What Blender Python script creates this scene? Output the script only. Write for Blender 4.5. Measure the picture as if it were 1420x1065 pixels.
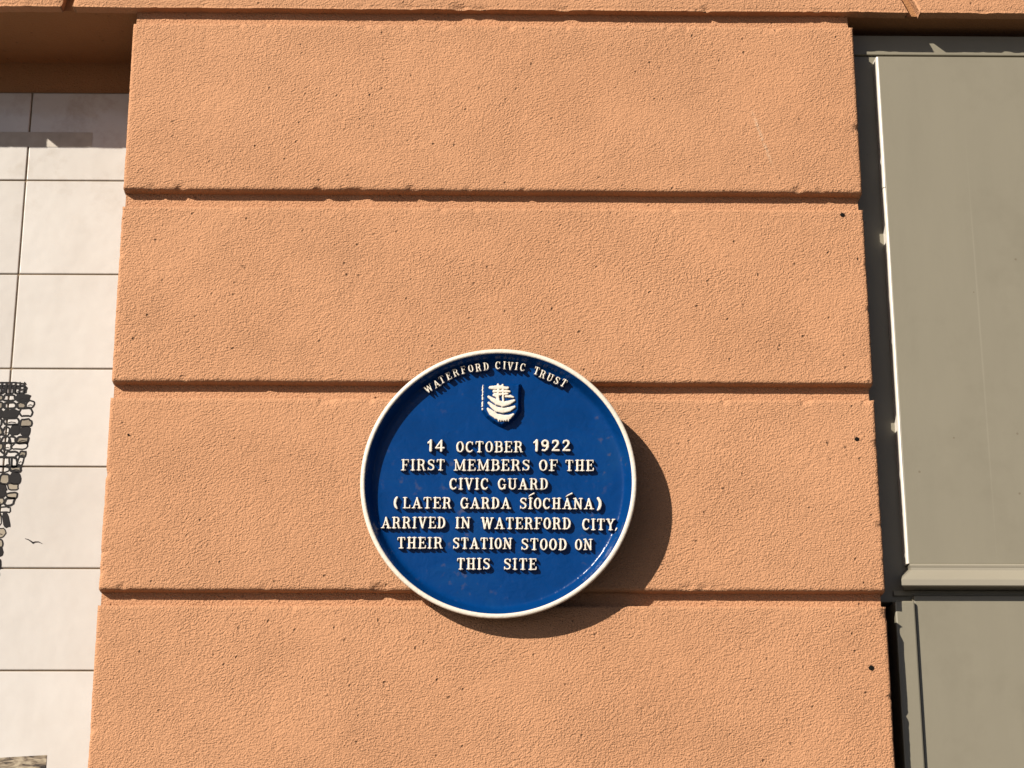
import bpy, bmesh, math, random
import numpy as np
from mathutils import Vector, Matrix
for o in list(bpy.data.objects): bpy.data.objects.remove(o)
S = bpy.context.scene
COL = S.collection
# ------------------------------------------------------------------ camera
cd = bpy.data.cameras.new('camera'); cam = bpy.data.objects.new('camera', cd); COL.objects.link(cam)
cd.sensor_width = 36; cd.lens = 65.915; cd.clip_end = 2000
Rv = Vector((0.99986514, -0.0163845, -0.00111835)); Uv = Vector((-0.00355283, -0.28229233, 0.95932185)); Fv = Vector((0.01603371, 0.9591885, 0.28231247))
M = Matrix((Rv, Uv, -Fv)).transposed().to_4x4(); M.translation = Vector((0, -3.35, 1.6))
cam.matrix_world = M
S.camera = cam
# ------------------------------------------------------------------ light
SUN_DIR = Vector((-.95, -1.0, .78))            # towards the sun
sd = bpy.data.lights.new('sun', 'SUN'); sd.energy = 5.0; sd.angle = math.radians(.5); sd.color = (1.0, .91, .79)
sun = bpy.data.objects.new('sun', sd); COL.objects.link(sun); sun.location = (-8, -11, 9)
sun.rotation_euler = (-SUN_DIR).to_track_quat('-Z', 'Y').to_euler()
w = bpy.data.worlds.new('World'); S.world = w; w.use_nodes = True
nt = w.node_tree; bgn = nt.nodes['Background']
sky = nt.nodes.new('ShaderNodeTexSky'); sky.sky_type = 'NISHITA'; sky.sun_disc = False
sky.sun_elevation = math.atan2(SUN_DIR.z, math.hypot(SUN_DIR.x, SUN_DIR.y)); sky.sun_rotation = math.atan2(SUN_DIR.x, SUN_DIR.y)
nt.links.new(sky.outputs[0], bgn.inputs[0]); bgn.inputs[1].default_value = .05
sky.air_density = .3; sky.dust_density = .8; sky.ozone_density = .3
S.view_settings.view_transform = 'Standard'; S.view_settings.look = 'None'; S.view_settings.exposure = 0.9; S.view_settings.gamma = 1
S.render.resolution_x = 1024; S.render.resolution_y = 768
# ------------------------------------------------------------------ helpers
def put(name, me, mat, parent=None, smooth=False):
    o = bpy.data.objects.new(name, me); COL.objects.link(o)
    for m in (mat if isinstance(mat, (list, tuple)) else [mat]): me.materials.append(m)
    if smooth: me.polygons.foreach_set('use_smooth', [True]*len(me.polygons))
    if parent: o.parent = parent
    return o
def mesh(name, v, f, org=(0, 0, 0)):
    me = bpy.data.meshes.new(name)
    v = np.asarray(v, float) - np.asarray(org, float)
    me.from_pydata(v.tolist(), [], f if isinstance(f, list) else f.tolist()); me.update()
    return me
def thing(name, label, cat, loc, rot=(0, 0, 0), group=None):
    o = bpy.data.objects.new(name, None); COL.objects.link(o); o.location = loc; o.rotation_euler = rot
    o.empty_display_size = .1
    o['label'] = label; o['category'] = cat
    if group: o['group'] = group
    return o
def box(name, mat, parent, x0, x1, y0, y1, z0, z1, bev=0.0, seg=2, org=None):
    bm = bmesh.new(); bmesh.ops.create_cube(bm, size=1)
    for q in bm.verts:
        q.co = Vector((x0 + (q.co.x+.5)*(x1-x0), y0 + (q.co.y+.5)*(y1-y0), z0 + (q.co.z+.5)*(z1-z0)))
    if bev: bmesh.ops.bevel(bm, geom=bm.edges[:], offset=bev, segments=seg, affect='EDGES', profile=.5)
    L = Vector(parent.location) if org is None and parent else Vector((0, 0, 0))
    for q in bm.verts: q.co -= L
    me = bpy.data.meshes.new(name); bm.to_mesh(me); bm.free()
    return put(name, me, mat, parent, smooth=False)
def vnoise(x, y, seed=0):
    x = np.asarray(x, float); y = np.asarray(y, float)
    xi = np.floor(x).astype(np.int64); yi = np.floor(y).astype(np.int64); fx = x-xi; fy = y-yi
    fx = fx*fx*fx*(fx*(fx*6-15)+10); fy = fy*fy*fy*(fy*(fy*6-15)+10)
    def h(a, b):
        n = (a*374761393 + b*668265263 + seed*1442695041) & 0x7fffffff
        n = ((n ^ (n >> 13))*1274126177) & 0x7fffffff
        n = ((n ^ (n >> 15))*1103515245) & 0x7fffffff
        return ((n ^ (n >> 16)) & 0xffff)/65535.0*2-1
    a = h(xi, yi)*(1-fx) + h(xi+1, yi)*fx; b = h(xi, yi+1)*(1-fx) + h(xi+1, yi+1)*fx
    return a*(1-fy) + b*fy
def fbm(x, y, sc, oct=3, seed=0, g=.5):
    s = 0; a = 1
    for k in range(oct):
        s = s + a*vnoise(x*sc, y*sc, seed+k*17); sc *= 2.03; a *= g
    return s
# ------------------------------------------------------------------ materials
def newmat(name):
    m = bpy.data.materials.new(name); m.use_nodes = True
    return m, m.node_tree, m.node_tree.nodes['Principled BSDF']
def N(t, kind, **kw):
    n = t.nodes.new('ShaderNode'+kind)
    for k, v in kw.items():
        if k in n.inputs: n.inputs[k].default_value = v
        else: setattr(n, k, v)
    return n
def math_(t, op, a, b=None, c=None, clamp=False):
    n = t.nodes.new('ShaderNodeMath'); n.operation = op; n.use_clamp = clamp
    for i, q in enumerate((a, b, c)):
        if q is None: continue
        if isinstance(q, (int, float)): n.inputs[i].default_value = q
        else: t.links.new(q, n.inputs[i])
    return n.outputs[0]
def ramp(t, fac, stops):
    n = t.nodes.new('ShaderNodeValToRGB'); e = n.color_ramp.elements
    while len(e) < len(stops): e.new(.5)
    for q, (p, c) in zip(e, stops): q.position = p; q.color = (*c, 1) if len(c) == 3 else c
    t.links.new(fac, n.inputs[0]); return n.outputs[0]
def mix(t, fac, a, b, mode='MIX'):
    n = t.nodes.new('ShaderNodeMix'); n.data_type = 'RGBA'; n.blend_type = mode
    for i, q in ((0, fac), (6, a), (7, b)):
        if isinstance(q, (int, float)): n.inputs[i].default_value = q
        elif isinstance(q, tuple): n.inputs[i].default_value = (*q, 1)
        else: t.links.new(q, n.inputs[i])
    return n.outputs[2]
SCUFF = ((.5425, 0, 3.0848), math.radians(73), .068)
def plaster(name, base, rough_amt=1.0):
    m, t, b = newmat(name)
    geo = N(t, 'NewGeometry')
    P = geo.outputs['Position']
    warp = N(t, 'TexNoise', Scale=3.2, Detail=2.0); t.links.new(P, warp.inputs['Vector'])
    sub = t.nodes.new('ShaderNodeVectorMath'); sub.operation = 'MULTIPLY_ADD'
    t.links.new(warp.outputs['Color'], sub.inputs[0]); sub.inputs[1].default_value = (.11, .11, .11); t.links.new(P, sub.inputs[2])
    mp = N(t, 'Mapping', vector_type='POINT'); mp.inputs['Rotation'].default_value = (0, math.radians(-38), 0); mp.inputs['Scale'].default_value = (1.0, 1, 1.8)
    t.links.new(sub.outputs[0], mp.inputs['Vector'])
    n1 = N(t, 'TexNoise', Scale=175.0, Detail=3.0, Roughness=.55, Distortion=.15); t.links.new(mp.outputs[0], n1.inputs['Vector'])
    n2 = N(t, 'TexNoise', Scale=330.0, Detail=2.0, Roughness=.5); t.links.new(P, n2.inputs['Vector'])
    area = N(t, 'TexNoise', Scale=6.5, Detail=4.0, Roughness=.6, Distortion=.5); t.links.new(P, area.inputs['Vector'])
    am = ramp(t, area.outputs['Fac'], [(.35, (.70,)*3), (.65, (1.12,)*3)])
    vo = N(t, 'TexVoronoi', Scale=46.0, Randomness=1.0); t.links.new(sub.outputs[0], vo.inputs['Vector'])
    sep = t.nodes.new('ShaderNodeSeparateColor'); t.links.new(vo.outputs['Color'], sep.inputs[0])
    pick = math_(t, 'GREATER_THAN', sep.outputs[0], .70)
    pit = math_(t, 'MULTIPLY', math_(t, 'SUBTRACT', 1.0, math_(t, 'DIVIDE', vo.outputs['Distance'], .155, clamp=True)), pick)
    vo2 = N(t, 'TexVoronoi', Scale=80.0, Randomness=1.0); t.links.new(P, vo2.inputs['Vector'])
    sep2 = t.nodes.new('ShaderNodeSeparateColor'); t.links.new(vo2.outputs['Color'], sep2.inputs[0])
    bump_pick = math_(t, 'GREATER_THAN', sep2.outputs[1], .72)
    grain = math_(t, 'MULTIPLY', math_(t, 'SUBTRACT', 1.0, math_(t, 'DIVIDE', vo2.outputs['Distance'], .2, clamp=True)), bump_pick)
    h = math_(t, 'ADD', math_(t, 'MULTIPLY', n1.outputs['Fac'], 1.0), math_(t, 'MULTIPLY', n2.outputs['Fac'], .75))
    h = math_(t, 'ADD', h, math_(t, 'MULTIPLY', grain, .22))
    h = math_(t, 'MULTIPLY', math_(t, 'SUBTRACT', h, .90), am)
    h = math_(t, 'SUBTRACT', h, math_(t, 'MULTIPLY', math_(t, 'MULTIPLY', pit, 1.0), am))
    bp = N(t, 'Bump', Strength=1.0, Distance=.0040*rough_amt); t.links.new(h, bp.inputs['Height']); t.links.new(bp.outputs[0], b.inputs['Normal'])
    big = N(t, 'TexNoise', Scale=2.3, Detail=5.0, Roughness=.6); t.links.new(P, big.inputs['Vector'])
    c = ramp(t, big.outputs['Fac'], [(.3, tuple(q*k for q, k in zip(base, (.96, .945, .93)))), (.7, tuple(q*k for q, k in zip(base, (1.03, 1.04, 1.05))))])
    # faint drips of weather staining
    mp2 = N(t, 'Mapping'); mp2.inputs['Scale'].default_value = (14, 14, 1.1); t.links.new(P, mp2.inputs['Vector'])
    st = N(t, 'TexNoise', Scale=1.0, Detail=3.0); t.links.new(mp2.outputs[0], st.inputs['Vector'])
    c = mix(t, math_(t, 'MULTIPLY', ramp(t, st.outputs['Fac'], [(.55, (0,)*3), (.75, (1,)*3)]), .16), c, tuple(q*.75 for q in base))
    c = mix(t, math_(t, 'MULTIPLY', math_(t, 'MULTIPLY', pit, am), .75), c, tuple(q*.35 for q in base))
    # a pale scuff scratched across the top block
    mp3 = N(t, 'Mapping', vector_type='TEXTURE'); mp3.inputs['Location'].default_value = SCUFF[0]; mp3.inputs['Rotation'].default_value = (0, SCUFF[1], 0); t.links.new(P, mp3.inputs['Vector'])
    s3 = t.nodes.new('ShaderNodeSeparateXYZ'); t.links.new(mp3.outputs[0], s3.inputs[0])
    av = math_(t, 'SUBTRACT', 1.0, math_(t, 'DIVIDE', math_(t, 'ABSOLUTE', s3.outputs[2]), .0045), clamp=True)
    au = math_(t, 'MULTIPLY', math_(t, 'SUBTRACT', 1.0, math_(t, 'DIVIDE', math_(t, 'ABSOLUTE', s3.outputs[0]), SCUFF[2]), clamp=True), 2.2, clamp=True)
    scm = math_(t, 'MULTIPLY', math_(t, 'MULTIPLY', av, au), ramp(t, n1.outputs['Fac'], [(.40, (0,)*3), (.52, (.55,)*3)]))
    c = mix(t, scm, c, (.48, .36, .25))
    t.links.new(c, b.inputs['Base Color']); b.inputs['Roughness'].default_value = .82; b.inputs['Specular IOR Level'].default_value = .25
    return m
ORANGE = (.384, .1965, .1030)
M_PLASTER = plaster('painted_render', ORANGE)
M_SHADED = plaster('shaded_render', (.26, .125, .052), .6)  # darker copy of the render, soffit and recess shade put into its colour
def paint(name, col, rough=.4, bump=.0006, bscale=30.0, var=.06, spec=.5, stretch=(1, 1, 1), coat=0.0):
    m, t, b = newmat(name)
    tc = N(t, 'TexCoord'); mp = N(t, 'Mapping'); mp.inputs['Scale'].default_value = stretch; t.links.new(tc.outputs['Object'], mp.inputs['Vector'])
    n = N(t, 'TexNoise', Scale=bscale, Detail=4.0, Roughness=.55); t.links.new(mp.outputs[0], n.inputs['Vector'])
    bp = N(t, 'Bump', Strength=1.0, Distance=bump); t.links.new(n.outputs['Fac'], bp.inputs['Height']); t.links.new(bp.outputs[0], b.inputs['Normal'])
    n2 = N(t, 'TexNoise', Scale=6.0, Detail=5.0, Roughness=.6); t.links.new(mp.outputs[0], n2.inputs['Vector'])
    c = ramp(t, n2.outputs['Fac'], [(.3, tuple(q*(1-var) for q in col)), (.7, tuple(q*(1+var) for q in col))])
    t.links.new(c, b.inputs['Base Color']); b.inputs['Roughness'].default_value = rough; b.inputs['Specular IOR Level'].default_value = spec
    b.inputs['Coat Weight'].default_value = coat
    return m
def blue_paint():
    m, t, b = newmat('blue_gloss_paint')
    tc = N(t, 'TexCoord'); P = tc.outputs['Object']
    n = N(t, 'TexNoise', Scale=45.0, Detail=3.0, Roughness=.5, Distortion=.5); t.links.new(P, n.inputs['Vector'])
    mp = N(t, 'Mapping'); mp.inputs['Scale'].default_value = (10, 10, 60); mp.inputs['Rotation'].default_value = (0, .35, 0); t.links.new(P, mp.inputs['Vector'])
    br = N(t, 'TexNoise', Scale=1.0, Detail=3.0); t.links.new(mp.outputs[0], br.inputs['Vector'])
    h = math_(t, 'ADD', n.outputs['Fac'], math_(t, 'MULTIPLY', br.outputs['Fac'], .35))
    vo = N(t, 'TexVoronoi', Scale=55.0); t.links.new(P, vo.inputs['Vector'])
    sp = t.nodes.new('ShaderNodeSeparateColor'); t.links.new(vo.outputs['Color'], sp.inputs[0])
    bl = math_(t, 'MULTIPLY', math_(t, 'SUBTRACT', 1.0, math_(t, 'DIVIDE', vo.outputs['Distance'], .16, clamp=True)), math_(t, 'GREATER_THAN', sp.outputs[0], .90))
    h = math_(t, 'ADD', h, math_(t, 'MULTIPLY', bl, .35))
    bp = N(t, 'Bump', Strength=1.0, Distance=.0013); t.links.new(h, bp.inputs['Height']); t.links.new(bp.outputs[0], b.inputs['Normal'])
    sm = N(t, 'TexNoise', Scale=9.0, Detail=6.0, Roughness=.65, Distortion=.6); t.links.new(P, sm.inputs['Vector'])
    c = ramp(t, sm.outputs['Fac'], [(.30, (.0005, .0225, .098)), (.55, (.0008, .0275, .120)), (.75, (.003, .033, .120))])
    ch = N(t, 'TexNoise', Scale=70.0, Detail=2.0); t.links.new(P, ch.inputs['Vector'])
    chalk = math_(t, 'MULTIPLY', ramp(t, ch.outputs['Fac'], [(.60, (0,)*3), (.74, (1,)*3)]), ramp(t, sm.outputs['Fac'], [(.52, (0,)*3), (.66, (1,)*3)]))
    c = mix(t, math_(t, 'MULTIPLY', chalk, .7), c, (.065, .058, .075))
    t.links.new(c, b.inputs['Base Color']); b.inputs['Roughness'].default_value = .2; b.inputs['Specular IOR Level'].default_value = .12
    return m
M_BLUE = blue_paint()
M_WHITE = paint('cream_white_paint', (.52, .475, .405), rough=.42, bump=.0010, bscale=120, var=.06)
M_GREY = paint('olive_grey_paint', (.166, .152, .114), rough=.4, bump=.00025, bscale=14, var=.03, stretch=(3, 3, .7), spec=.4)
def weather(m):
    t = m.node_tree; b = t.nodes['Principled BSDF']; src = b.inputs['Base Color'].links[0].from_socket
    geo = N(t, 'NewGeometry'); mp = N(t, 'Mapping'); mp.inputs['Scale'].default_value = (75, 1, .5); t.links.new(geo.outputs['Position'], mp.inputs['Vector'])
    n = N(t, 'TexNoise', Scale=1.0, Detail=2.0, Roughness=.4); t.links.new(mp.outputs[0], n.inputs['Vector'])
    c = mix(t, ramp(t, n.outputs['Fac'], [(.66, (0,)*3), (.74, (.30,)*3)]), src, (.25, .23, .18))
    vo = N(t, 'TexVoronoi', Scale=16.0); t.links.new(geo.outputs['Position'], vo.inputs['Vector'])
    c = mix(t, math_(t, 'MULTIPLY', math_(t, 'LESS_THAN', vo.outputs['Distance'], .035), .6), c, (.09, .07, .045))
    d = N(t, 'TexNoise', Scale=7.0, Detail=6.0, Roughness=.7); t.links.new(geo.outputs['Position'], d.inputs['Vector'])
    c = mix(t, ramp(t, d.outputs['Fac'], [(.5, (0,)*3), (.8, (.35,)*3)]), c, (.11, .098, .07))
    t.links.new(c, b.inputs['Base Color'])
weather(M_GREY)
M_RAIL = paint('paler_grey_paint', (.222, .203, .160), rough=.3, bump=.0003, bscale=14, var=.04, stretch=(1, 3, 3), spec=.5)
M_HIGHLIGHT = paint('painted_highlight', (.52, .49, .44), rough=.3, bump=.0004, var=.05)
M_DARK = paint('dark_backing', (.03, .026, .022), rough=.8, bump=.001)
M_GROUT = paint('grey_brown_grout', (.14, .10, .06), rough=.9, bump=.001, bscale=200, var=.2)
M_INK = paint('black_ink_glaze', (.007, .0055, .0045), rough=.3, bump=.0003, var=.3, spec=.3)
M_WASH = paint('grey_ink_wash', (.19, .165, .125), rough=.3, bump=.0003, var=.35)
M_HOLE = paint('painted_hole_shade', (.006, .005, .004), rough=.9, bump=.0005, spec=.1)
M_PAVE = paint('dark_paving', (.075, .07, .064), rough=.85, bump=.003, bscale=60, var=.15)
M_ROAD = paint('asphalt', (.05, .048, .046), rough=.9, bump=.004, bscale=150, var=.2)
def tile_mat():
    m, t, b = newmat('cream_glazed_tile')
    geo = N(t, 'NewGeometry'); P = geo.outputs['Position']
    n = N(t, 'TexNoise', Scale=14.0, Detail=2.0); t.links.new(P, n.inputs['Vector'])
    bp = N(t, 'Bump', Strength=1.0, Distance=.0025); t.links.new(n.outputs['Fac'], bp.inputs['Height']); t.links.new(bp.outputs[0], b.inputs['Normal'])
    a = N(t, 'TexNoise', Scale=5.0, Detail=6.0, Roughness=.62); t.links.new(P, a.inputs['Vector'])
    c = ramp(t, a.outputs['Fac'], [(.3, (.395, .379, .358)), (.7, (.425, .413, .397))])
    d = N(t, 'TexNoise', Scale=17.0, Detail=5.0, Roughness=.7); t.links.new(P, d.inputs['Vector'])
    sx = t.nodes.new('ShaderNodeSeparateXYZ'); t.links.new(P, sx.inputs[0])
    up = math_(t, 'MULTIPLY', math_(t, 'SUBTRACT', sx.outputs[2], 2.95), 3.2, clamp=True)     # grime gathers on the top rows
    dirt = math_(t, 'MULTIPLY', ramp(t, d.outputs['Fac'], [(.50, (0,)*3), (.74, (1,)*3)]), math_(t, 'ADD', math_(t, 'MULTIPLY', up, .42), .05))
    c = mix(t, dirt, c, (.19, .14, .085))
    oi = N(t, 'ObjectInfo')
    c = mix(t, 1.0, c, ramp(t, oi.outputs['Random'], [(0, (.93, .92, .90)), (1, (1.03, 1.03, 1.02))]), 'MULTIPLY')
    t.links.new(c, b.inputs['Base Color']); b.inputs['Roughness'].default_value = .14; b.inputs['Specular IOR Level'].default_value = .8
    return m
M_TILE = tile_mat()
def dark_band_mat():
    m, t, b = newmat('dark_band')
    geo = N(t, 'NewGeometry'); n = N(t, 'TexNoise', Scale=40.0, Detail=5.0); t.links.new(geo.outputs['Position'], n.inputs['Vector'])
    c = ramp(t, n.outputs['Fac'], [(.3, (.26, .235, .20)), (.7, (.33, .30, .26))]); t.links.new(c, b.inputs['Base Color']); b.inputs['Roughness'].default_value = .5
    return m
M_BAND = dark_band_mat()
def picture_mat():
    m, t, b = newmat('sepia_picture_glaze')
    geo = N(t, 'NewGeometry'); P = geo.outputs['Position']
    mp = N(t, 'Mapping'); mp.inputs['Rotation'].default_value = (0, math.radians(40), 0); mp.inputs['Scale'].default_value = (1, 1, 3.2); t.links.new(P, mp.inputs['Vector'])
    n = N(t, 'TexNoise', Scale=38.0, Detail=5.0, Roughness=.6, Distortion=.8); t.links.new(mp.outputs[0], n.inputs['Vector'])
    c = ramp(t, n.outputs['Fac'], [(.36, (.02, .016, .013)), (.46, (.14, .11, .075)), (.60, (.29, .25, .18))]); t.links.new(c, b.inputs['Base Color']); b.inputs['Roughness'].default_value = .25
    return m
M_PIC = picture_mat()
# ------------------------------------------------------------------ ground in front of the building (out of frame, below)
def sheet(name, mat, x0, x1, y0, y1, z0, z1):
    o = box(name, mat, None, x0, x1, y0, y1, z0, z1); o['kind'] = 'structure'; return o
sheet('road', M_ROAD, -150, 150, -300, -2.6-2.0, -.3, -.13)
sheet('pavement', M_PAVE, -150, 150, -4.598, 0.02, -.3, 0)
# ------------------------------------------------------------------ rendered masonry
def rough_block(name, parent, z0, z1, xl, xr, y1, seed, step=.004, edge=.0009, wav=.0005, front=0.0, mat=None, soft=.004, drop=0.0):
    """block with an uneven front; xl(z), xr(z) give the left and right ends"""
    w_ = xr((z0+z1)/2) - xl((z0+z1)/2)
    nx = max(4, int(w_/step)); nz = max(4, int((z1-z0)/step))
    depth = [y1, y1*.45, y1*.16, y1*.05]
    nd = len(depth)
    i = np.arange(-nd, nx+1+nd); j = np.arange(-nd, nz+1+nd)
    I, J = np.meshgrid(i, j, indexing='ij')
    ci = np.clip(I, 0, nx); cj = np.clip(J, 0, nz)
    k = np.maximum(np.maximum(-I, I-nx), np.maximum(-J, J-nz)); k = np.maximum(k, 0)
    z = z0 + (z1-z0)*cj/nz
    # edge rounding: pack the outermost rows
    L = xl(z); Rr = xr(z)
    x = L + (Rr-L)*ci/nx
    dx = np.minimum(x-L, Rr-x); dz = np.minimum(z-z0, z1-z)
    e = np.minimum(dx, dz)
    y = front + soft*np.clip(1-e/soft, 0, 1)**2*.55
    flat = np.clip(e/.012, 0, 1)
    y = y + wav*fbm(x, z, 7, 3, seed) + .00028*fbm(x+.3*z, z-.2*x, 85, 2, seed+5)
    # worn nibbles along the arrises
    nib = np.clip(fbm(x, z, 38, 2, seed+9)-.62, 0, 1)
    y = y + (1-flat)*nib*.014
    ex = edge*(.35*fbm(z, z*0+seed, 14, 2, seed+21) + 1.0*np.clip(fbm(z, z*0+seed, 90, 2, seed+31)-.25, 0, 1))
    ez = edge*(.35*fbm(x, x*0+seed, 12, 2, seed+41) + .75*np.clip(fbm(x, x*0+seed, 85, 2, seed+51)-.25, 0, 1))
    wx = np.clip(1-dx/.015, 0, 1); wz = np.clip(1-dz/.015, 0, 1)
    x = x + ex*wx*np.where(x-L < Rr-x, 1, -1)
    z = z + ez*wz*np.where(z-z0 < z1-z, 1, -1)
    dep = np.array([0]+depth[::-1])[k]
    y = np.where(k > 0, np.maximum(y, front+dep), y)
    z = z - np.where(J < 0, drop*np.clip(dep/.022, 0, 1), 0)          # the underside of a block dips a little towards the back
    v = np.stack([x, y, z], -1).reshape(-1, 3)
    ni, nj = I.shape
    a = (np.arange(ni-1)[:, None]*nj + np.arange(nj-1)[None]).ravel()
    # skip the corner squares outside both ranges
    ii, jj = np.divmod(a, nj); ii = ii-nd; jj = jj-nd
    keep = ((ii >= 0) & (ii < nx)) | ((jj >= 0) & (jj < nz))
    keep = keep | True
    a = a[keep]
    f = np.stack([a, a+nj, a+nj+1, a+1], 1)
    return put(name, mesh(name, v, f, parent.location if parent else (0, 0, 0)), mat or M_PLASTER, parent, smooth=True)
XL, XR = -.688, .7315
pil = thing('rendered_pilaster', 'orange painted rough rendered pilaster with deep horizontal grooves behind the blue plaque', 'wall', (0, .25, 0))
for k, (z0, z1) in enumerate([(2.9735, 3.3246), (2.590, 2.9375), (2.1985, 2.5575), (1.805, 2.1700), (1.41, 1.775), (1.02, 1.380)]):
    rough_block('rusticated_block', pil, z0, z1, lambda z, s=k: XL+0*z, lambda z: XR+0*z, .30, 100+k*7, step=.0035 if k < 4 else .012, drop=.003)
box('plinth', M_PLASTER, pil, XL-.02, XR+.02, -.02, .30, 0, .995, .004)
box('groove_backing', M_PLASTER, pil, XL+.0015, XR-.005, .022, .32, .5, 3.3595)
def hole_disc(x, z, r=.0045):  # near-black disc, paints the shaded inside of a drilled hole
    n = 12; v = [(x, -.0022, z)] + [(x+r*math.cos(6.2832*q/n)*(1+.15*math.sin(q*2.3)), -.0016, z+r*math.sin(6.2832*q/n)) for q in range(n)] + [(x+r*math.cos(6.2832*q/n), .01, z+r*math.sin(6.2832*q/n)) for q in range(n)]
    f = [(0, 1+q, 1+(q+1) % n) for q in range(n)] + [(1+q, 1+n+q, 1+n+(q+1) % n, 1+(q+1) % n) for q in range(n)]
    put('drill_hole_disc', mesh('drill_hole_disc', v, f, pil.location), M_HOLE, pil)
for x, z, r in ((.6904, 2.9267, .0040), (.6945, 2.4818, .0041), (.6979, 2.0592, .0046), (-.6507, 2.4858, .0018)): hole_disc(x, z, r)
# the band of stones over the openings
lin = thing('rendered_lintel', 'orange rendered lintel course with cut joints above the pilaster, tiles and grey panelling', 'wall', (0, .25, 3.359))
ZL, ZT = 3.359, 3.76
joints = [(-2.9, 0), (-1.94, -.25), (-1.66, -.12), (-1.38, 0), (-1.125, .10), (-.822, .22), (.856, -.45), (1.13, -.3), (1.40, -.15), (1.67, 0), (1.94, .15), (2.9, 0)]
for k in range(len(joints)-1):
    (xa, sa), (xb, sb) = joints[k], joints[k+1]
    rough_block('voussoir', lin, ZL, ZT, lambda z, xa=xa, sa=sa: xa+.012+sa*(z-ZL), lambda z, xb=xb, sb=sb: xb-.012+sb*(z-ZL), .027, 300+k*11, step=.005, edge=.0018)
rough_block('upper_course', lin, ZT+.03, ZT+.75, lambda z: -2.9+0*z, lambda z: 2.9+0*z, .035, 555, step=.02)
box('lintel_core', M_SHADED, lin, -2.9, 2.9, .024, .40, ZL+.0025, ZT+.75)
box('plaster_strip', M_SHADED, lin, -2.9, XL+.01, .257, .30, 3.2925, ZL+.0024)
# ------------------------------------------------------------------ tiled panel
tp = thing('tiled_mural_panel', 'cream glazed tile panel with black ink tower drawing in the recess beside the orange pilaster', 'tiled panel', (-1.7, .27, 0))
TZ = [3.2905, 3.093, 2.8883, 2.6882, 2.4867, 2.284, 2.0862, 1.886, 1.685, 1.484, 1.283]
box('grout', M_GROUT, tp, -2.8, XL+.012, .2532, .29, 1.2, 3.292)
rng = random.Random(4)
cols = [(-.9405-.2015*k) for k in range(8)]
xs = [XL+.012] + cols
for c in range(len(xs)-1):
    for r in range(len(TZ)-1):
        x0, x1, z0, z1 = xs[c+1]+.0013, xs[c]-.0013, TZ[r+1]+.0013, TZ[r]-.0013
        bm = bmesh.new(); bmesh.ops.create_cube(bm, size=1)
        ta, tb = rng.uniform(-.0004, .0004), rng.uniform(-.0004, .0004)
        for q in bm.verts:
            yy = .250+(q.co.y+.5)*.008 + ((q.co.x*ta+q.co.z*tb)*2 if q.co.y < 0 else 0)
            q.co = Vector((x0+(q.co.x+.5)*(x1-x0), yy, z0+(q.co.z+.5)*(z1-z0)))
        bmesh.ops.bevel(bm, geom=bm.edges[:], offset=.0022, segments=3, affect='EDGES', profile=.5)
        for q in bm.verts: q.co -= Vector(tp.location)
        me = bpy.data.meshes.new('tile'); bm.to_mesh(me); bm.free()
        put('tile', me, M_TILE, tp)
YD = .2494
def ribbon(pts, wid, closed=False, y=YD):
    """flat painted stroke: list of (x,z) with a width, thin solid ribbon"""
    n = len(pts); V = []; Fc = []
    for k, (x, z) in enumerate(pts):
        a = pts[(k-1) % n] if closed or k > 0 else pts[k]; b = pts[(k+1) % n] if closed or k < n-1 else pts[k]
        tx, tz = b[0]-a[0], b[1]-a[1]; l = math.hypot(tx, tz) or 1; px, pz = -tz/l, tx/l
        wk = wid[k] if isinstance(wid, list) else wid
        V += [(x+px*wk/2, y, z+pz*wk/2), (x-px*wk/2, y, z-pz*wk/2)]
    for k in range(n if closed else n-1):
        q = (k+1) % n; Fc.append((2*k, 2*k+1, 2*q+1, 2*q))
    return V, Fc
def join(parts):
    V, Fc = [], []
    for v, f in parts:
        o = len(V); V += v; Fc += [tuple(q+o for q in g) for g in f]
    return V, Fc
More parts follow.
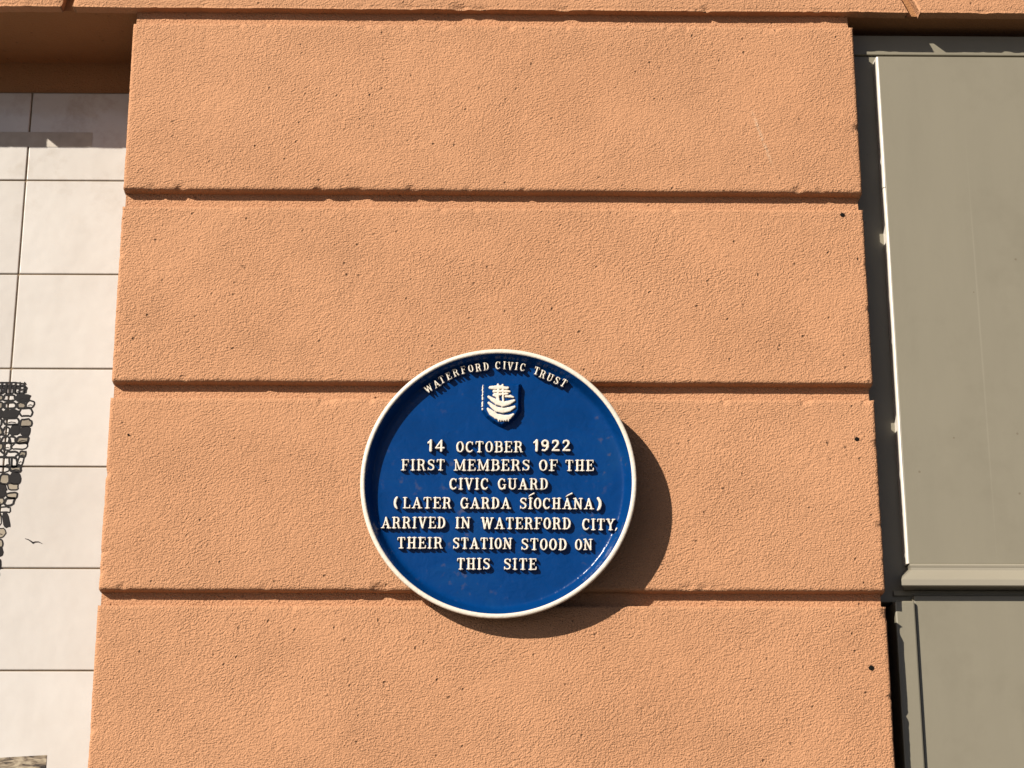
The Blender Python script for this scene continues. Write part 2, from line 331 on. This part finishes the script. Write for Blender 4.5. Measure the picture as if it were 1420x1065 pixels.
def tower():
    prof = [(2.672, -.902), (2.655, -.902), (2.652, -.900), (2.630, -.899), (2.622, -.882), (2.585, -.884), (2.545, -.887), (2.520, -.890), (2.490, -.897), (2.440, -.902), (2.425, -.900), (2.410, -.910), (2.380, -.914), (2.360, -.920), (2.300, -.923), (2.225, -.930), (2.15, -.936), (2.0, -.945), (1.95, -.948)]
    prof = [(z, x-.006) for z, x in prof]
    zz = [p[0] for p in prof][::-1]; xx = [p[1] for p in prof][::-1]
    R = random.Random(11); outl = []; wash = []; yk = 0
    z = 2.650
    while z > 1.97:
        h = R.uniform(.010, .024) if z > 2.40 else R.uniform(.017, .029)
        x = float(np.interp(z-h/2, zz, xx)); x0 = x; n = 0
        while x > x0-.30:
            wd = R.uniform(.012, .036)
            cx, cz = x-wd/2, z-h/2+R.uniform(-.002, .002)
            a, b2 = wd/2*R.uniform(.84, .95), h/2*R.uniform(.82, .95)
            sk = R.uniform(-.28, .28); pts = []
            m = 14
            for q in range(m):
                th = 6.2832*q/m; ce, se = math.cos(th), math.sin(th)
                px = a*math.copysign(abs(ce)**.55, ce); pz = b2*math.copysign(abs(se)**.55, se)
                pts.append((cx+px*(1+R.uniform(-.14, .14))+sk*pz, cz+pz*(1+R.uniform(-.16, .16))+R.uniform(-.0004, .0004)))
            yk = (yk+1) % 7
            wl = R.uniform(.0028, .0050) if z > 2.40 else R.uniform(.0016, .0030)
            outl.append(ribbon(pts, wl, True, YD-.00004*yk))
            dk = R.random()
            band = 2.43 < z < 2.475
            if dk < (.7 if band else .10):
                outl.append(([(p[0], YD-.0003-.00004*yk, p[1]) for p in pts], [tuple(range(m))[::-1]]))
            elif dk < .36 or band:
                wash.append(([(p[0], YD+.0002-.00002*yk, p[1]) for p in pts], [tuple(range(m))[::-1]]))
            if R.random() < .35:
                outl.append(ribbon([(cx-a*.6, cz-b2*.5), (cx, cz-b2*.15), (cx+a*.6, cz-b2*.35)], .0012, False, YD-.0006-.00004*yk))
            x -= wd; n += 1
        z -= h
    # battlement top
    for k in range(3):
        zc = 2.656-.006*k
        outl.append(ribbon([(-.908, zc), (-.93, zc+.003), (-1.05, zc+.002), (-1.16, zc-.004)], .0022, False, YD-.0009))
    for k in range(16):
        xk = -.911-.009*k
        outl.append(ribbon([(xk, 2.660), (xk-.001, 2.636)], R.uniform(.002, .004), False, YD-.0012))
    v, f = join(outl+wash); nf = sum(len(q[1]) for q in outl)
    o = put('tower_drawing', mesh('tower_drawing', v, f, tp.location), [M_INK, M_WASH], tp)
    o.data.polygons.foreach_set('material_index', [0]*nf+[1]*(len(f)-nf)); o.data.update()
tower()
v, f = ribbon([(-.8880, 2.3425), (-.8815, 2.3405), (-.8755, 2.3368), (-.8715, 2.3338), (-.8680, 2.3358), (-.8610, 2.3360), (-.8533, 2.3322)], [.0008, .0018, .0024, .0040, .0024, .0018, .0006])
put('bird_drawing', mesh('bird_drawing', v, f, tp.location), M_INK, tp)
v = [(-.8171, YD, 1.9277), (-.8175, YD, 1.80), (-1.12, YD, 1.795), (-1.12, YD, 1.915), (-.95, YD, 1.920)]
put('painted_picture', mesh('painted_picture', v, [(0, 4, 3, 2, 1)], tp.location), M_PIC, tp)
v = [(-.8095, YD, 3.2006), (-.8095, YD, 3.1672), (-1.12, YD, 3.1680), (-1.12, YD, 3.2010)]
put('dark_band', mesh('dark_band', v, [(0, 3, 2, 1)], tp.location), M_BAND, tp)  # strip of darker tone across the top row of tiles
# ------------------------------------------------------------------ grey joinery on the right
jn = thing('shopfront_panelling', 'olive grey painted shopfront panelling with a moulded rail right of the orange pilaster', 'panelling', (1.6, .12, 0))
XE = 2.7
box('back_board', M_DARK, jn, XR-.01, XE, .16, .18, .3, 3.352)
box('frame_head', M_GREY, jn, XR-.006, XE, .070, .155, 3.2998, 3.3430, .002)
box('frame_stile', M_GREY, jn, XR-.006, .83, .0752, .155, 2.1900, 3.2992, .002)
box('frame_panel', M_GREY, jn, .7885, XE, .049, .10, 2.2570, 3.2862, .0015)
bm = bmesh.new()
# quarter round bead on the panel's left edge, highlight painted in as pale colour
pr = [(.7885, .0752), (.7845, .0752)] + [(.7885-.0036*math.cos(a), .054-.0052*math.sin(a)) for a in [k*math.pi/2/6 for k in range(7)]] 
def extrude_profile(name, mat, prof, z0, z1, cuts=1, wob=0.0):
    V = []; n = len(prof); zs = [z0+(z1-z0)*k/cuts for k in range(cuts+1)]
    for z in zs:
        o = wob*float(fbm(np.array([z]), np.array([.3]), 9, 2, 3)[0])
        V += [(x+o, y, z) for x, y in prof]
    Fc = [(k*n+q, k*n+(q+1) % n, (k+1)*n+(q+1) % n, (k+1)*n+q) for k in range(cuts) for q in range(n)]
    Fc += [tuple(range(n))[::-1], tuple(cuts*n+q for q in range(n))]
    o = put(name, mesh(name, V, Fc, jn.location), mat, jn, smooth=False)
    bmx = bmesh.new(); bmx.from_mesh(o.data); bmesh.ops.recalc_face_normals(bmx, faces=bmx.faces[:]); bmx.to_mesh(o.data); bmx.free()
    return o
extrude_profile('highlight_bead', M_HIGHLIGHT, pr, 3.0055, 3.2850, 30, .0005)
extrude_profile('highlight_bead', M_HIGHLIGHT, pr, 2.2580, 3.0035, 60, .0005)
bm.free()
# moulded rail: profile (depth, z) swept along x with a splayed left end
MP = [(.10, 2.2568), (.0455, 2.2568), (.0410, 2.2535), (.0415, 2.2510), (.0425, 2.2490), (.0425, 2.2445), (.0405, 2.2428), (.0265, 2.2298), (.0225, 2.2262), (.0205, 2.2243), (.0200, 2.2225), (.0200, 2.2125), (.0215, 2.2110), (.10, 2.2110)]
V = []; n = len(MP); XS = [None, .9, 1.3, 1.8, XE]
for k, X in enumerate(XS):
    for d, z in MP:
        x = (.790 - (.0425-min(d, .0425))*1.05) if X is None else X
        V.append((x, d, z))
Fc = [(k*n+q, k*n+(q+1) % n, (k+1)*n+(q+1) % n, (k+1)*n+q) for k in range(len(XS)-1) for q in range(n)] + [tuple(range(n))[::-1], tuple((len(XS)-1)*n+q for q in range(n))]
o = put('moulded_rail', mesh('moulded_rail', V, Fc, jn.location), M_RAIL, jn)
b2 = bmesh.new(); b2.from_mesh(o.data); bmesh.ops.recalc_face_normals(b2, faces=b2.faces[:]); b2.to_mesh(o.data); b2.free()
box('under_rail', M_GREY, jn, XR+.030, XE, .068, .155, 2.2015, 2.2106, .0005)
box('lower_stile', M_GREY, jn, .7570, .7935, .0415, .155, .35, 2.1875, .0030)
box('lower_panel', M_GREY, jn, .7948, XE, .0505, .155, .35, 2.1985, .0015)
# ------------------------------------------------------------------ the blue plaque
RX, RZ = 1.0042, 0.9885
PLAQUE_AT = (0.0292, -0.058, 2.3857)
PLAQUE_ROT = (0.06989, 0.0, -0.0679)
LINES = [[["14", -0.1309, 0.0593, -0.0976, 0.0588, 0.0231, 1], ["OCTOBER", -0.077, 0.057, 0.0457, 0.0553, 0.0216, 0], ["1922", 0.0623, 0.0569, 0.1324, 0.0559, 0.0231, 1]],
  [["FIRST", -0.1774, 0.0248, -0.0968, 0.0237, 0.0219, 0], ["MEMBERS", -0.0813, 0.0231, 0.0581, 0.0212, 0.0219, 0], ["OF", 0.0735, 0.0207, 0.1087, 0.0202, 0.0219, 0], ["THE", 0.1212, 0.02, 0.1739, 0.0193, 0.0215, 0]],
  [["CIVIC", -0.0895, -0.0114, -0.0172, -0.0123, 0.0222, 0], ["GUARD", -0.0014, -0.0125, 0.0908, -0.0137, 0.0218, 0]],
  [["(", -0.1927, -0.0474, -0.1833, -0.0475, 0.0276, 0], ["LATER", -0.174, -0.0447, -0.0847, -0.0462, 0.0218, 0], ["GARDA", -0.0693, -0.0464, 0.0222, -0.0479, 0.0217, 0], ["SÍOCHÁNA", 0.0383, -0.0484, 0.1722, -0.0508, 0.0217, 0], [")", 0.1785, -0.0552, 0.1892, -0.0554, 0.0296, 0]],
  [["ARRIVED", -0.2129, -0.0807, -0.0951, -0.0821, 0.022, 0], ["IN", -0.0786, -0.0823, -0.0503, -0.0827, 0.0216, 0], ["WATERFORD", -0.032, -0.084, 0.1311, -0.0866, 0.0223, 0], ["CITY", 0.1503, -0.0879, 0.21, -0.0894, 0.0219, 0], [".", 0.2083, -0.0879, 0.2154, -0.088, 0.0212, 0]],
  [["THEIR", -0.1838, -0.1178, -0.1003, -0.1187, 0.0219, 0], ["STATION", -0.0828, -0.1193, 0.0247, -0.1212, 0.0215, 0], ["STOOD", 0.0403, -0.1228, 0.1236, -0.1245, 0.0222, 0], ["ON", 0.1374, -0.1243, 0.1694, -0.1246, 0.0214, 0]],
  [["THIS", -0.0756, -0.1569, -0.0146, -0.1575, 0.0218, 0], ["SITE", 0.0088, -0.1581, 0.0689, -0.1591, 0.0217, 0]]]
ARC = [["W", -0.1275, 0.1769], ["A", -0.1131, 0.1857], ["T", -0.1032, 0.1933], ["E", -0.0906, 0.1998], ["R", -0.0775, 0.206], ["F", -0.0634, 0.2109], ["O", -0.0498, 0.2136], ["R", -0.0359, 0.2147], ["D", -0.0215, 0.2166], ["C", 0.0002, 0.2184], ["I", 0.0123, 0.218], ["V", 0.0232, 0.2167], ["I", 0.0345, 0.2162], ["C", 0.046, 0.2139], ["T", 0.0712, 0.2068], ["R", 0.0824, 0.2002], ["U", 0.0959, 0.1939], ["S", 0.1084, 0.1881], ["T", 0.1208, 0.1833]]
SHIELD = [[-0.0254, 0.1828], [0.0382, 0.1811], [0.0377, 0.135], [0.0325, 0.126], [0.0223, 0.1163], [0.0075, 0.1068], [-0.0074, 0.1153], [-0.0185, 0.125], [-0.0263, 0.136]]
SHIP = [[[[-0.0137, 0.1758], [0.0004, 0.1762], [0.0183, 0.1746]], [0.00249, 0.00337, 0.00205]], [[[0.0004, 0.1812], [0.0012, 0.1713], [-0.0004, 0.1592], [0.0011, 0.1501]], [0.00161, 0.00205, 0.0019, 0.00234]], [[[0.0091, 0.1803], [0.0096, 0.1712], [0.0096, 0.1591], [0.01, 0.1469]], [0.00161, 0.00176, 0.00161, 0.00205]], [[[-0.007, 0.1687], [0.0078, 0.1685], [0.0215, 0.168]], [0.0019, 0.00205, 0.00161]], [[[-0.0053, 0.1635], [0.0048, 0.1629], [0.0182, 0.1638]], [0.00176, 0.00176, 0.00132]], [[[-0.0071, 0.1616], [-0.0011, 0.1592]], [0.00176, 0.00205]], [[[0.0145, 0.159], [0.0227, 0.1589], [0.0286, 0.1572]], [0.00146, 0.00205, 0.00117]], [[[-0.017, 0.1587], [-0.0093, 0.1533], [-0.0011, 0.1479], [0.0092, 0.1447], [0.0211, 0.1475], [0.0298, 0.1512]], [0.00176, 0.00308, 0.00395, 0.00425, 0.00308, 0.0019]], [[[-0.0167, 0.1473], [-0.0093, 0.1404], [-0.0012, 0.1347], [0.0092, 0.1326], [0.0211, 0.1349], [0.0303, 0.1393]], [0.00161, 0.00308, 0.00395, 0.0041, 0.00322, 0.00176]], [[[-0.0178, 0.136], [-0.0123, 0.1291], [-0.0027, 0.1222], [0.0091, 0.119], [0.0203, 0.1203], [0.0282, 0.1252]], [0.0019, 0.00395, 0.00439, 0.00483, 0.00352, 0.00146]], [[[0.001, 0.1176], [0.0014, 0.1135]], [0.00132, 0.00073]], [[[0.0054, 0.1175], [0.0059, 0.1134]], [0.00132, 0.00073]], [[[0.0099, 0.1174], [0.0103, 0.1134]], [0.00132, 0.00073]], [[[0.0143, 0.1174], [0.0148, 0.1133]], [0.00132, 0.00073]], [[[0.0188, 0.1173], [0.0192, 0.1132]], [0.00132, 0.00073]]]

plq = thing('round_plaque', 'round blue cast plaque with white rim and raised white lettering on the orange pilaster', 'plaque', PLAQUE_AT, PLAQUE_ROT)
FD = .0260                                              # field sits this far behind the rim's front (local +y is into the wall)
R0 = .2487
def lathe(name, prof, mat, seg=256, parent=plq, wob=0.0):
    V = []; n = len(prof)
    for s in range(seg):
        a = 6.283185307*s/seg
        for r, y in prof:
            k = 1+wob*math.sin(a*3+1)*.3+wob*math.sin(a*7)*.3
            V.append((r*math.cos(a)*k*RX, y, r*math.sin(a)*k*RZ))
    Fc = []
    for s in range(seg):
        t = (s+1) % seg
        for q in range(n-1):
            Fc.append((s*n+q, s*n+q+1, t*n+q+1, t*n+q))
    me = mesh(name, V, Fc)
    bmx = bmesh.new(); bmx.from_mesh(me); bmesh.ops.remove_doubles(bmx, verts=bmx.verts, dist=1e-6); bmesh.ops.recalc_face_normals(bmx, faces=bmx.faces[:]); bmx.to_mesh(me); bmx.free()
    return put(name, me, mat, parent, smooth=True)
disc_prof = [(0, FD)] + [(.02*k, FD) for k in range(1, 11)] + [(.214, FD), (.2215, FD-.0001), (.2255, FD-.0008), (.2280, FD-.0026), (.2300, FD-.0055), (.2330, FD-.0110), (.2375, FD-.0200), (.2398, .0030), (.2402, .0022), (.2480, .0022), (.2486, .0030), (.2484, .010), (.2474, .018), (.2462, .0270), (.2445, .0298), (.10, .0302), (0, .0302)]
lathe('disc', disc_prof, M_BLUE)
rim_prof = [(.2400, .0034), (.2404, .0018), (.2413, .0006), (.2424, 0.0), (.2440, -.0002), (.2468, .0002), (.2482, .0012), (.2488, .0028), (.2489, .0046)]
lathe('rim', rim_prof, M_WHITE, wob=.0012)
# --- raised lettering: every stroke is a tapered capsule, merged into one relief per line
SN, TN, SF = .118, .078, .070; THIN = .74
def G(ch):
    """strokes in a cell one cap-height tall: [(pts, radius or radii)], width"""
    st = []
    def s(*p, r=SN): st.append((list(p), r))
    def sf(x, y, h=.17, r=SF): st.append(([(x-h, y), (x+h, y)], r))
    def arc(cx, cy, rx, ry, a0, a1, r, n=14): st.append(([(cx+rx*math.cos(math.radians(a0+(a1-a0)*k/n)), cy+ry*math.sin(math.radians(a0+(a1-a0)*k/n))) for k in range(n+1)], r))
    b, t = SF, 1-SF
    if ch == 'A':
        w = .86; s((.43, .93), (.17, b), r=TN); s((.43, .90), (.68, b)); s((.26, .33), (.60, .33), r=SF); sf(.16, b, .12); sf(.69, b, .15)
    elif ch == 'B':
        w = .72; s((.20, b), (.20, t)); s((.06, t), (.40, t), r=SF); s((.06, b), (.42, b), r=SF); s((.2, .53), (.42, .53), r=SF)
        arc(.40, .73, .19, .20, 90, -90, [.07]+[.09]*3+[.115]*7+[.09]*3+[.07]); arc(.42, .30, .21, .23, 90, -90, [.07]+[.09]*3+[.118]*7+[.09]*3+[.07])
    elif ch == 'C':
        w = .72; arc(.38, .5, .27, .425, 42, 318, [.07, .07, .08, .09]+[.118]*8+[.09, .08, .075]); s((.60, .90), (.60, .70), r=.06)
    elif ch == 'D':
        w = .76; s((.20, b), (.20, t)); s((.06, t), (.36, t), r=SF); s((.06, b), (.36, b), r=SF); arc(.34, .5, .29, .43, 90, -90, [.07, .07, .08, .09]+[.118]*7+[.09, .08, .07, .07])
    elif ch == 'E':
        w = .70; s((.20, b), (.20, t)); s((.06, t), (.60, t), r=SF); s((.06, b), (.62, b), r=SF); s((.2, .52), (.46, .52), r=SF); s((.61, t), (.61, .76), r=.055); s((.63, b), (.63, .27), r=.06); s((.47, .42), (.47, .62), r=.045)
    elif ch == 'F':
        w = .68; s((.20, b), (.20, t)); s((.06, t), (.60, t), r=SF); sf(.20, b); s((.2, .50), (.46, .50), r=SF); s((.61, t), (.61, .74), r=.055); s((.47, .40), (.47, .60), r=.045)
    elif ch == 'G':
        w = .78; arc(.38, .5, .27, .425, 42, 330, [.07, .07, .08, .09]+[.118]*8+[.09, .085, .085]); s((.60, .90), (.60, .70), r=.055); s((.62, .12), (.62, .42), r=.09); s((.48, .44), (.72, .44), r=.06)
    elif ch == 'H':
        w = .84; s((.21, b), (.21, t)); s((.63, b), (.63, t)); s((.21, .51), (.63, .51), r=SF)
        for x in (.21, .63): sf(x, b, .14); sf(x, t, .14)
    elif ch in 'IÍ':
        w = .42; s((.21, b), (.21, t)); sf(.21, b, .14); sf(.21, t, .14)
    elif ch == 'L':
        w = .68; s((.20, b), (.20, t)); sf(.20, t, .15); s((.06, b), (.60, b), r=SF); s((.61, b), (.61, .28), r=.06)
    elif ch == 'M':
        w = 1.0; s((.17, b), (.17, t), r=TN); s((.83, b), (.83, t)); s((.20, t), (.49, .14), r=.105); s((.49, .14), (.80, t), r=TN); sf(.17, b, .12); sf(.83, b, .13); sf(.12, t, .07); sf(.88, t, .07)
    elif ch == 'N':
        w = .86; s((.18, b), (.18, t), r=TN); s((.68, .1), (.68, t), r=TN); s((.19, .93), (.67, .09), r=.115); sf(.18, b, .13); sf(.12, t, .07); sf(.68, t, .13)
    elif ch == 'O':
        w = .68; arc(.34, .5, .24, .43, 90, 450, [.075, .08, .095, .115, .12, .12, .12, .115, .095, .08, .075, .08, .095, .115, .12, .12, .12, .115, .095, .08, .075], 20)
    elif ch == 'R':
        w = .80; s((.20, b), (.20, t)); s((.06, t), (.40, t), r=SF); sf(.20, b, .14); s((.2, .50), (.42, .50), r=SF); arc(.40, .715, .20, .215, 90, -90, [.07]+[.09]*3+[.115]*7+[.09]*3+[.07])
        s((.40, .48), (.54, .40), (.60, .20), (.63, b), r=[.07, .10, .11, .09]); s((.63, b), (.74, b), r=SF)
    elif ch == 'S':
        w = .66; st.append(([(.54, .76), (.50, .87), (.33, .925), (.17, .87), (.12, .74), (.18, .62), (.33, .53), (.49, .43), (.545, .29), (.49, .14), (.32, .075), (.15, .13), (.10, .25)], [.065, .075, .075, .09, .105, .11, .115, .11, .105, .09, .075, .075, .065])); s((.56, .92), (.56, .72), r=.05); s((.08, .07), (.08, .28), r=.05)
    elif ch == 'T':
        w = .74; s((.37, b), (.37, t)); s((.10, t), (.64, t), r=SF); s((.085, t), (.075, .76), r=.055); s((.655, t), (.665, .76), r=.055); sf(.37, b, .15)
    elif ch == 'U':
        w = .82; s((.20, t), (.20, .32)); s((.64, t), (.64, .32), r=.085); arc(.42, .31, .22, .235, 180, 360, [.118]*3+[.10]*3+[.08]*3+[.085]*6); sf(.20, t, .15); sf(.64, t, .13)
    elif ch == 'V':
        w = .80; s((.17, t), (.41, .08)); s((.64, t), (.41, .08), r=TN); sf(.17, t, .14); sf(.65, t, .12)
    elif ch == 'W':
        w = 1.12; s((.17, t), (.36, .09)); s((.36, .09), (.57, .90), r=TN); s((.57, .90), (.76, .09)); s((.76, .09), (.97, t), r=TN); sf(.16, t, .12); sf(.97, t, .11); s((.50, t), (.57, t), r=SF)
    elif ch == 'Y':
        w = .80; s((.16, t), (.40, .46)); s((.65, t), (.40, .46), r=TN); s((.40, .46), (.40, b)); sf(.16, t, .13); sf(.66, t, .11); sf(.40, b, .14)
    elif ch == '1':
        w = .52; s((.32, .10), (.32, .90), r=.145); s((.32, .90), (.13, .74), r=.11)
    elif ch == '4':
        w = .80; s((.53, .09), (.53, .90), r=.125); s((.53, .92), (.12, .34), r=.095); s((.12, .33), (.72, .33), r=.105)
    elif ch == '9':
        w = .70; arc(.35, .68, .21, .22, 0, 360, .118, 18); s((.56, .68), (.55, .40), (.46, .19), (.32, .095), (.17, .13), r=[.12, .125, .12, .105, .10])
    elif ch == '2':
        w = .72; st.append(([(.15, .72), (.20, .85), (.36, .90), (.52, .82), (.55, .68), (.47, .52), (.30, .32), (.14, .12), (.60, .12)], [.10, .11, .115, .12, .125, .12, .11, .105, .115]))
    elif ch == '(':
        w = .32; arc(.52, .5, .36, .47, 130, 230, [.09]+[.12]*12+[.09, .08])
    elif ch == ')':
        w = .32; arc(-.2, .5, .36, .47, 50, -50, [.09]+[.12]*12+[.09, .08])
    elif ch == '.':
        w = .32; s((.20, .13), (.11, -.05), r=[.10, .06])
    elif ch == 'Á':
        st, w = G('A')
    if ch == 'Í': st.append(([(.06, 1.10), (.22, 1.21), (.50, 1.35)], [.05, .085, .10]))
    if ch == 'Á': st.append(([(.32, 1.10), (.50, 1.21), (.82, 1.35)], [.05, .085, .10]))
    return st, w
def relief(prims, y0, H, draft, cell, rndf=.35, top=.66, wobble=.00025):
    """prims: capsules (ax,az,bx,bz,ra,rb) in metres; returns verts, faces, material indices"""
    A = np.array(prims, float)
    x0 = min((A[:, 0]-A[:, 4]).min(), (A[:, 2]-A[:, 5]).min())-draft-2*cell; x1 = max((A[:, 0]+A[:, 4]).max(), (A[:, 2]+A[:, 5]).max())+draft+2*cell
    z0 = min((A[:, 1]-A[:, 4]).min(), (A[:, 3]-A[:, 5]).min())-draft-2*cell; z1 = max((A[:, 1]+A[:, 4]).max(), (A[:, 3]+A[:, 5]).max())+draft+2*cell
    X, Zg = np.meshgrid(np.arange(x0, x1, cell), np.arange(z0, z1, cell), indexing='ij')
    sdf = np.full(X.shape, 9.0)
    for ax, az, bx, bz, ra, rb in A:
        vx, vz = bx-ax, bz-az; L2 = vx*vx+vz*vz+1e-12
        t = np.clip(((X-ax)*vx+(Zg-az)*vz)/L2, 0, 1)
        sdf = np.minimum(sdf, np.hypot(X-ax-t*vx, Zg-az-t*vz)-(ra+(rb-ra)*t))
    sdf = sdf + wobble*fbm(X, Zg, 260, 2, 5)
    q = np.clip(1-(sdf+draft*.3)/(draft*1.3), 0, 1)
    h = H*(q*(1-rndf)+rndf*q*q*(3-2*q)) + np.clip(-sdf, 0, .003)*.10
    Y = y0-h+np.where(sdf > draft, .0012, 0)
    keep = sdf < draft+cell*1.2
    kc = keep[:-1, :-1] & keep[1:, :-1] & keep[1:, 1:] & keep[:-1, 1:]
    hc = (h[:-1, :-1]+h[1:, :-1]+h[1:, 1:]+h[:-1, 1:])/4
    ids = -np.ones(X.shape, int); used = np.zeros(X.shape, bool)
    for a, b in ((0, 0), (1, 0), (1, 1), (0, 1)): used[a:a+kc.shape[0], b:b+kc.shape[1]] |= kc
    ids[used] = np.arange(used.sum())
    V = np.stack([X[used], Y[used], Zg[used]], 1)
    Fc = np.stack([ids[:-1, :-1][kc], ids[1:, :-1][kc], ids[1:, 1:][kc], ids[:-1, 1:][kc]], 1)
    return V, Fc, (hc[kc] < top*H).astype(int)
def caps(strokes, ox, oz, ca, sa, sx, sz):
    out = []
    rs = sz*THIN
    for pts, r in strokes:
        rr = r if isinstance(r, list) else [r]*len(pts)
        if len(rr) < len(pts): rr = rr+[rr[-1]]*(len(pts)-len(rr))
        P_ = [(ox+ca*x*sx-sa*z*sz, oz+sa*x*sx+ca*z*sz) for x, z in pts]
        for k in range(len(P_)-1): out.append((*P_[k], *P_[k+1], rr[k]*rs, rr[k+1]*rs))
    return out
def build_relief(name, groups, parent, mats, y0, H, draft, cell, **kw):
    V, Fc, Mi = [], [], []; o = 0
    for g in groups:
        v, f, m = relief(g, y0, H, draft, cell, **kw); V.append(v); Fc.append(f+o); Mi.append(m); o += len(v)
    me = mesh(name, np.concatenate(V), np.concatenate(Fc))
    ob = put(name, me, mats, parent, smooth=True)
    me.polygons.foreach_set('material_index', np.concatenate(Mi).tolist()); me.update()
    return ob
HL, DR, CE = .0085, .0012, .00055
for ln in LINES:
    gs = []
    for wd, u0, v0, u1, v1, hh, bold in ln:
        gl = [G(c) for c in wd]; gap = .09
        tot = sum(g[1] for g in gl)+gap*(len(gl)-1); L = u1-u0; sx = L/tot
        sl = (v1-v0)/L; x = 0
        for st, wg in gl:
            gs.append(caps(st, u0+x*sx, v0+sl*x*sx, 1, sl, sx, hh)); x += wg+gap
    build_relief('inscription', gs, plq, [M_WHITE, M_BLUE], FD, HL, DR, CE)
gs = []
for ch, u, v_ in ARC:
    st, wg = G(ch); a = -math.atan2(u, v_+.004); hh = .0153; sx = hh*.93
    ca, sa = math.cos(a), math.sin(a)
    st = [([(x-wg/2, z-.5) for x, z in p], r) for p, r in st]
    gs.append(caps(st, u, v_, ca, sa, sx, hh))
build_relief('inscription', gs, plq, [M_WHITE, M_BLUE], FD, HL*1.38, DR, CE)
# --- shield with three ships
def poly_relief(name, poly, y0, H, draft, cell, parent, mat):
    p = np.array(poly); lo = p.min(0)-draft-3*cell; hi = p.max(0)+draft+3*cell
    X, Zg = np.meshgrid(np.arange(lo[0], hi[0], cell), np.arange(lo[1], hi[1], cell), indexing='ij')
    d = np.full(X.shape, 9.0); ins = np.zeros(X.shape, bool)
    for k in range(len(p)):
        a, b = p[k], p[(k+1) % len(p)]; vx, vz = b-a
        t = np.clip(((X-a[0])*vx+(Zg-a[1])*vz)/(vx*vx+vz*vz), 0, 1)
        d = np.minimum(d, np.hypot(X-a[0]-t*vx, Zg-a[1]-t*vz))
        c = ((a[1] > Zg) != (b[1] > Zg)) & (X < (b[0]-a[0])*(Zg-a[1])/(b[1]-a[1]+1e-12)+a[0]); ins ^= c
    sdf = np.where(ins, -d, d) + .0006*fbm(X, Zg, 120, 2, 8)
    q = np.clip(1-(sdf+draft*.2)/(draft*1.2), 0, 1); h = H*(.5*q+.5*q*q*(3-2*q)) + .0004*fbm(X, Zg, 90, 2, 3)*q
    keep = sdf < draft+cell*1.5; Y = y0-h+np.where(sdf > draft, .0015, 0)
    kc = keep[:-1, :-1] & keep[1:, :-1] & keep[1:, 1:] & keep[:-1, 1:]
    ids = np.arange(X.size).reshape(X.shape)
    V = np.stack([X.ravel(), Y.ravel(), Zg.ravel()], 1)
    Fc = np.stack([ids[:-1, :-1][kc], ids[1:, :-1][kc], ids[1:, 1:][kc], ids[:-1, 1:][kc]], 1)
    us = np.unique(Fc); rm = -np.ones(X.size, int); rm[us] = np.arange(len(us))
    return put(name, mesh(name, V[us], rm[Fc]), mat, parent, smooth=True)
shd = poly_relief('shield', SHIELD, FD, .0125, .0045, .0008, plq, M_BLUE)
pr = []
for pts, rr in SHIP:
    for k in range(len(pts)-1): pr.append((*pts[k], *pts[k+1], rr[k]*1.14, rr[k+1]*1.14))
build_relief('ship_emblem', [pr], shd, [M_WHITE, M_BLUE], FD-.0120, .0034, .0010, .0006, top=.35, wobble=.0004)

# broken white ridge painting in the glints on the shield's near edge
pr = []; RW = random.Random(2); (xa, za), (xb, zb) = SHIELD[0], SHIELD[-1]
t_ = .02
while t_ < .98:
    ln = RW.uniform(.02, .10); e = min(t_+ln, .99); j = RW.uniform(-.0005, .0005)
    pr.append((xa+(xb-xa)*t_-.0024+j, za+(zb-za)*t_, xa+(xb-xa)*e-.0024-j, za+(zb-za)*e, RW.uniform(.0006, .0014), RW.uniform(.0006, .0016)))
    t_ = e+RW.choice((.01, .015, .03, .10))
build_relief('edge_glints', [pr], shd, [M_WHITE, M_BLUE], FD-.0062, .0022, .0006, .0005, top=.1, wobble=.0004)
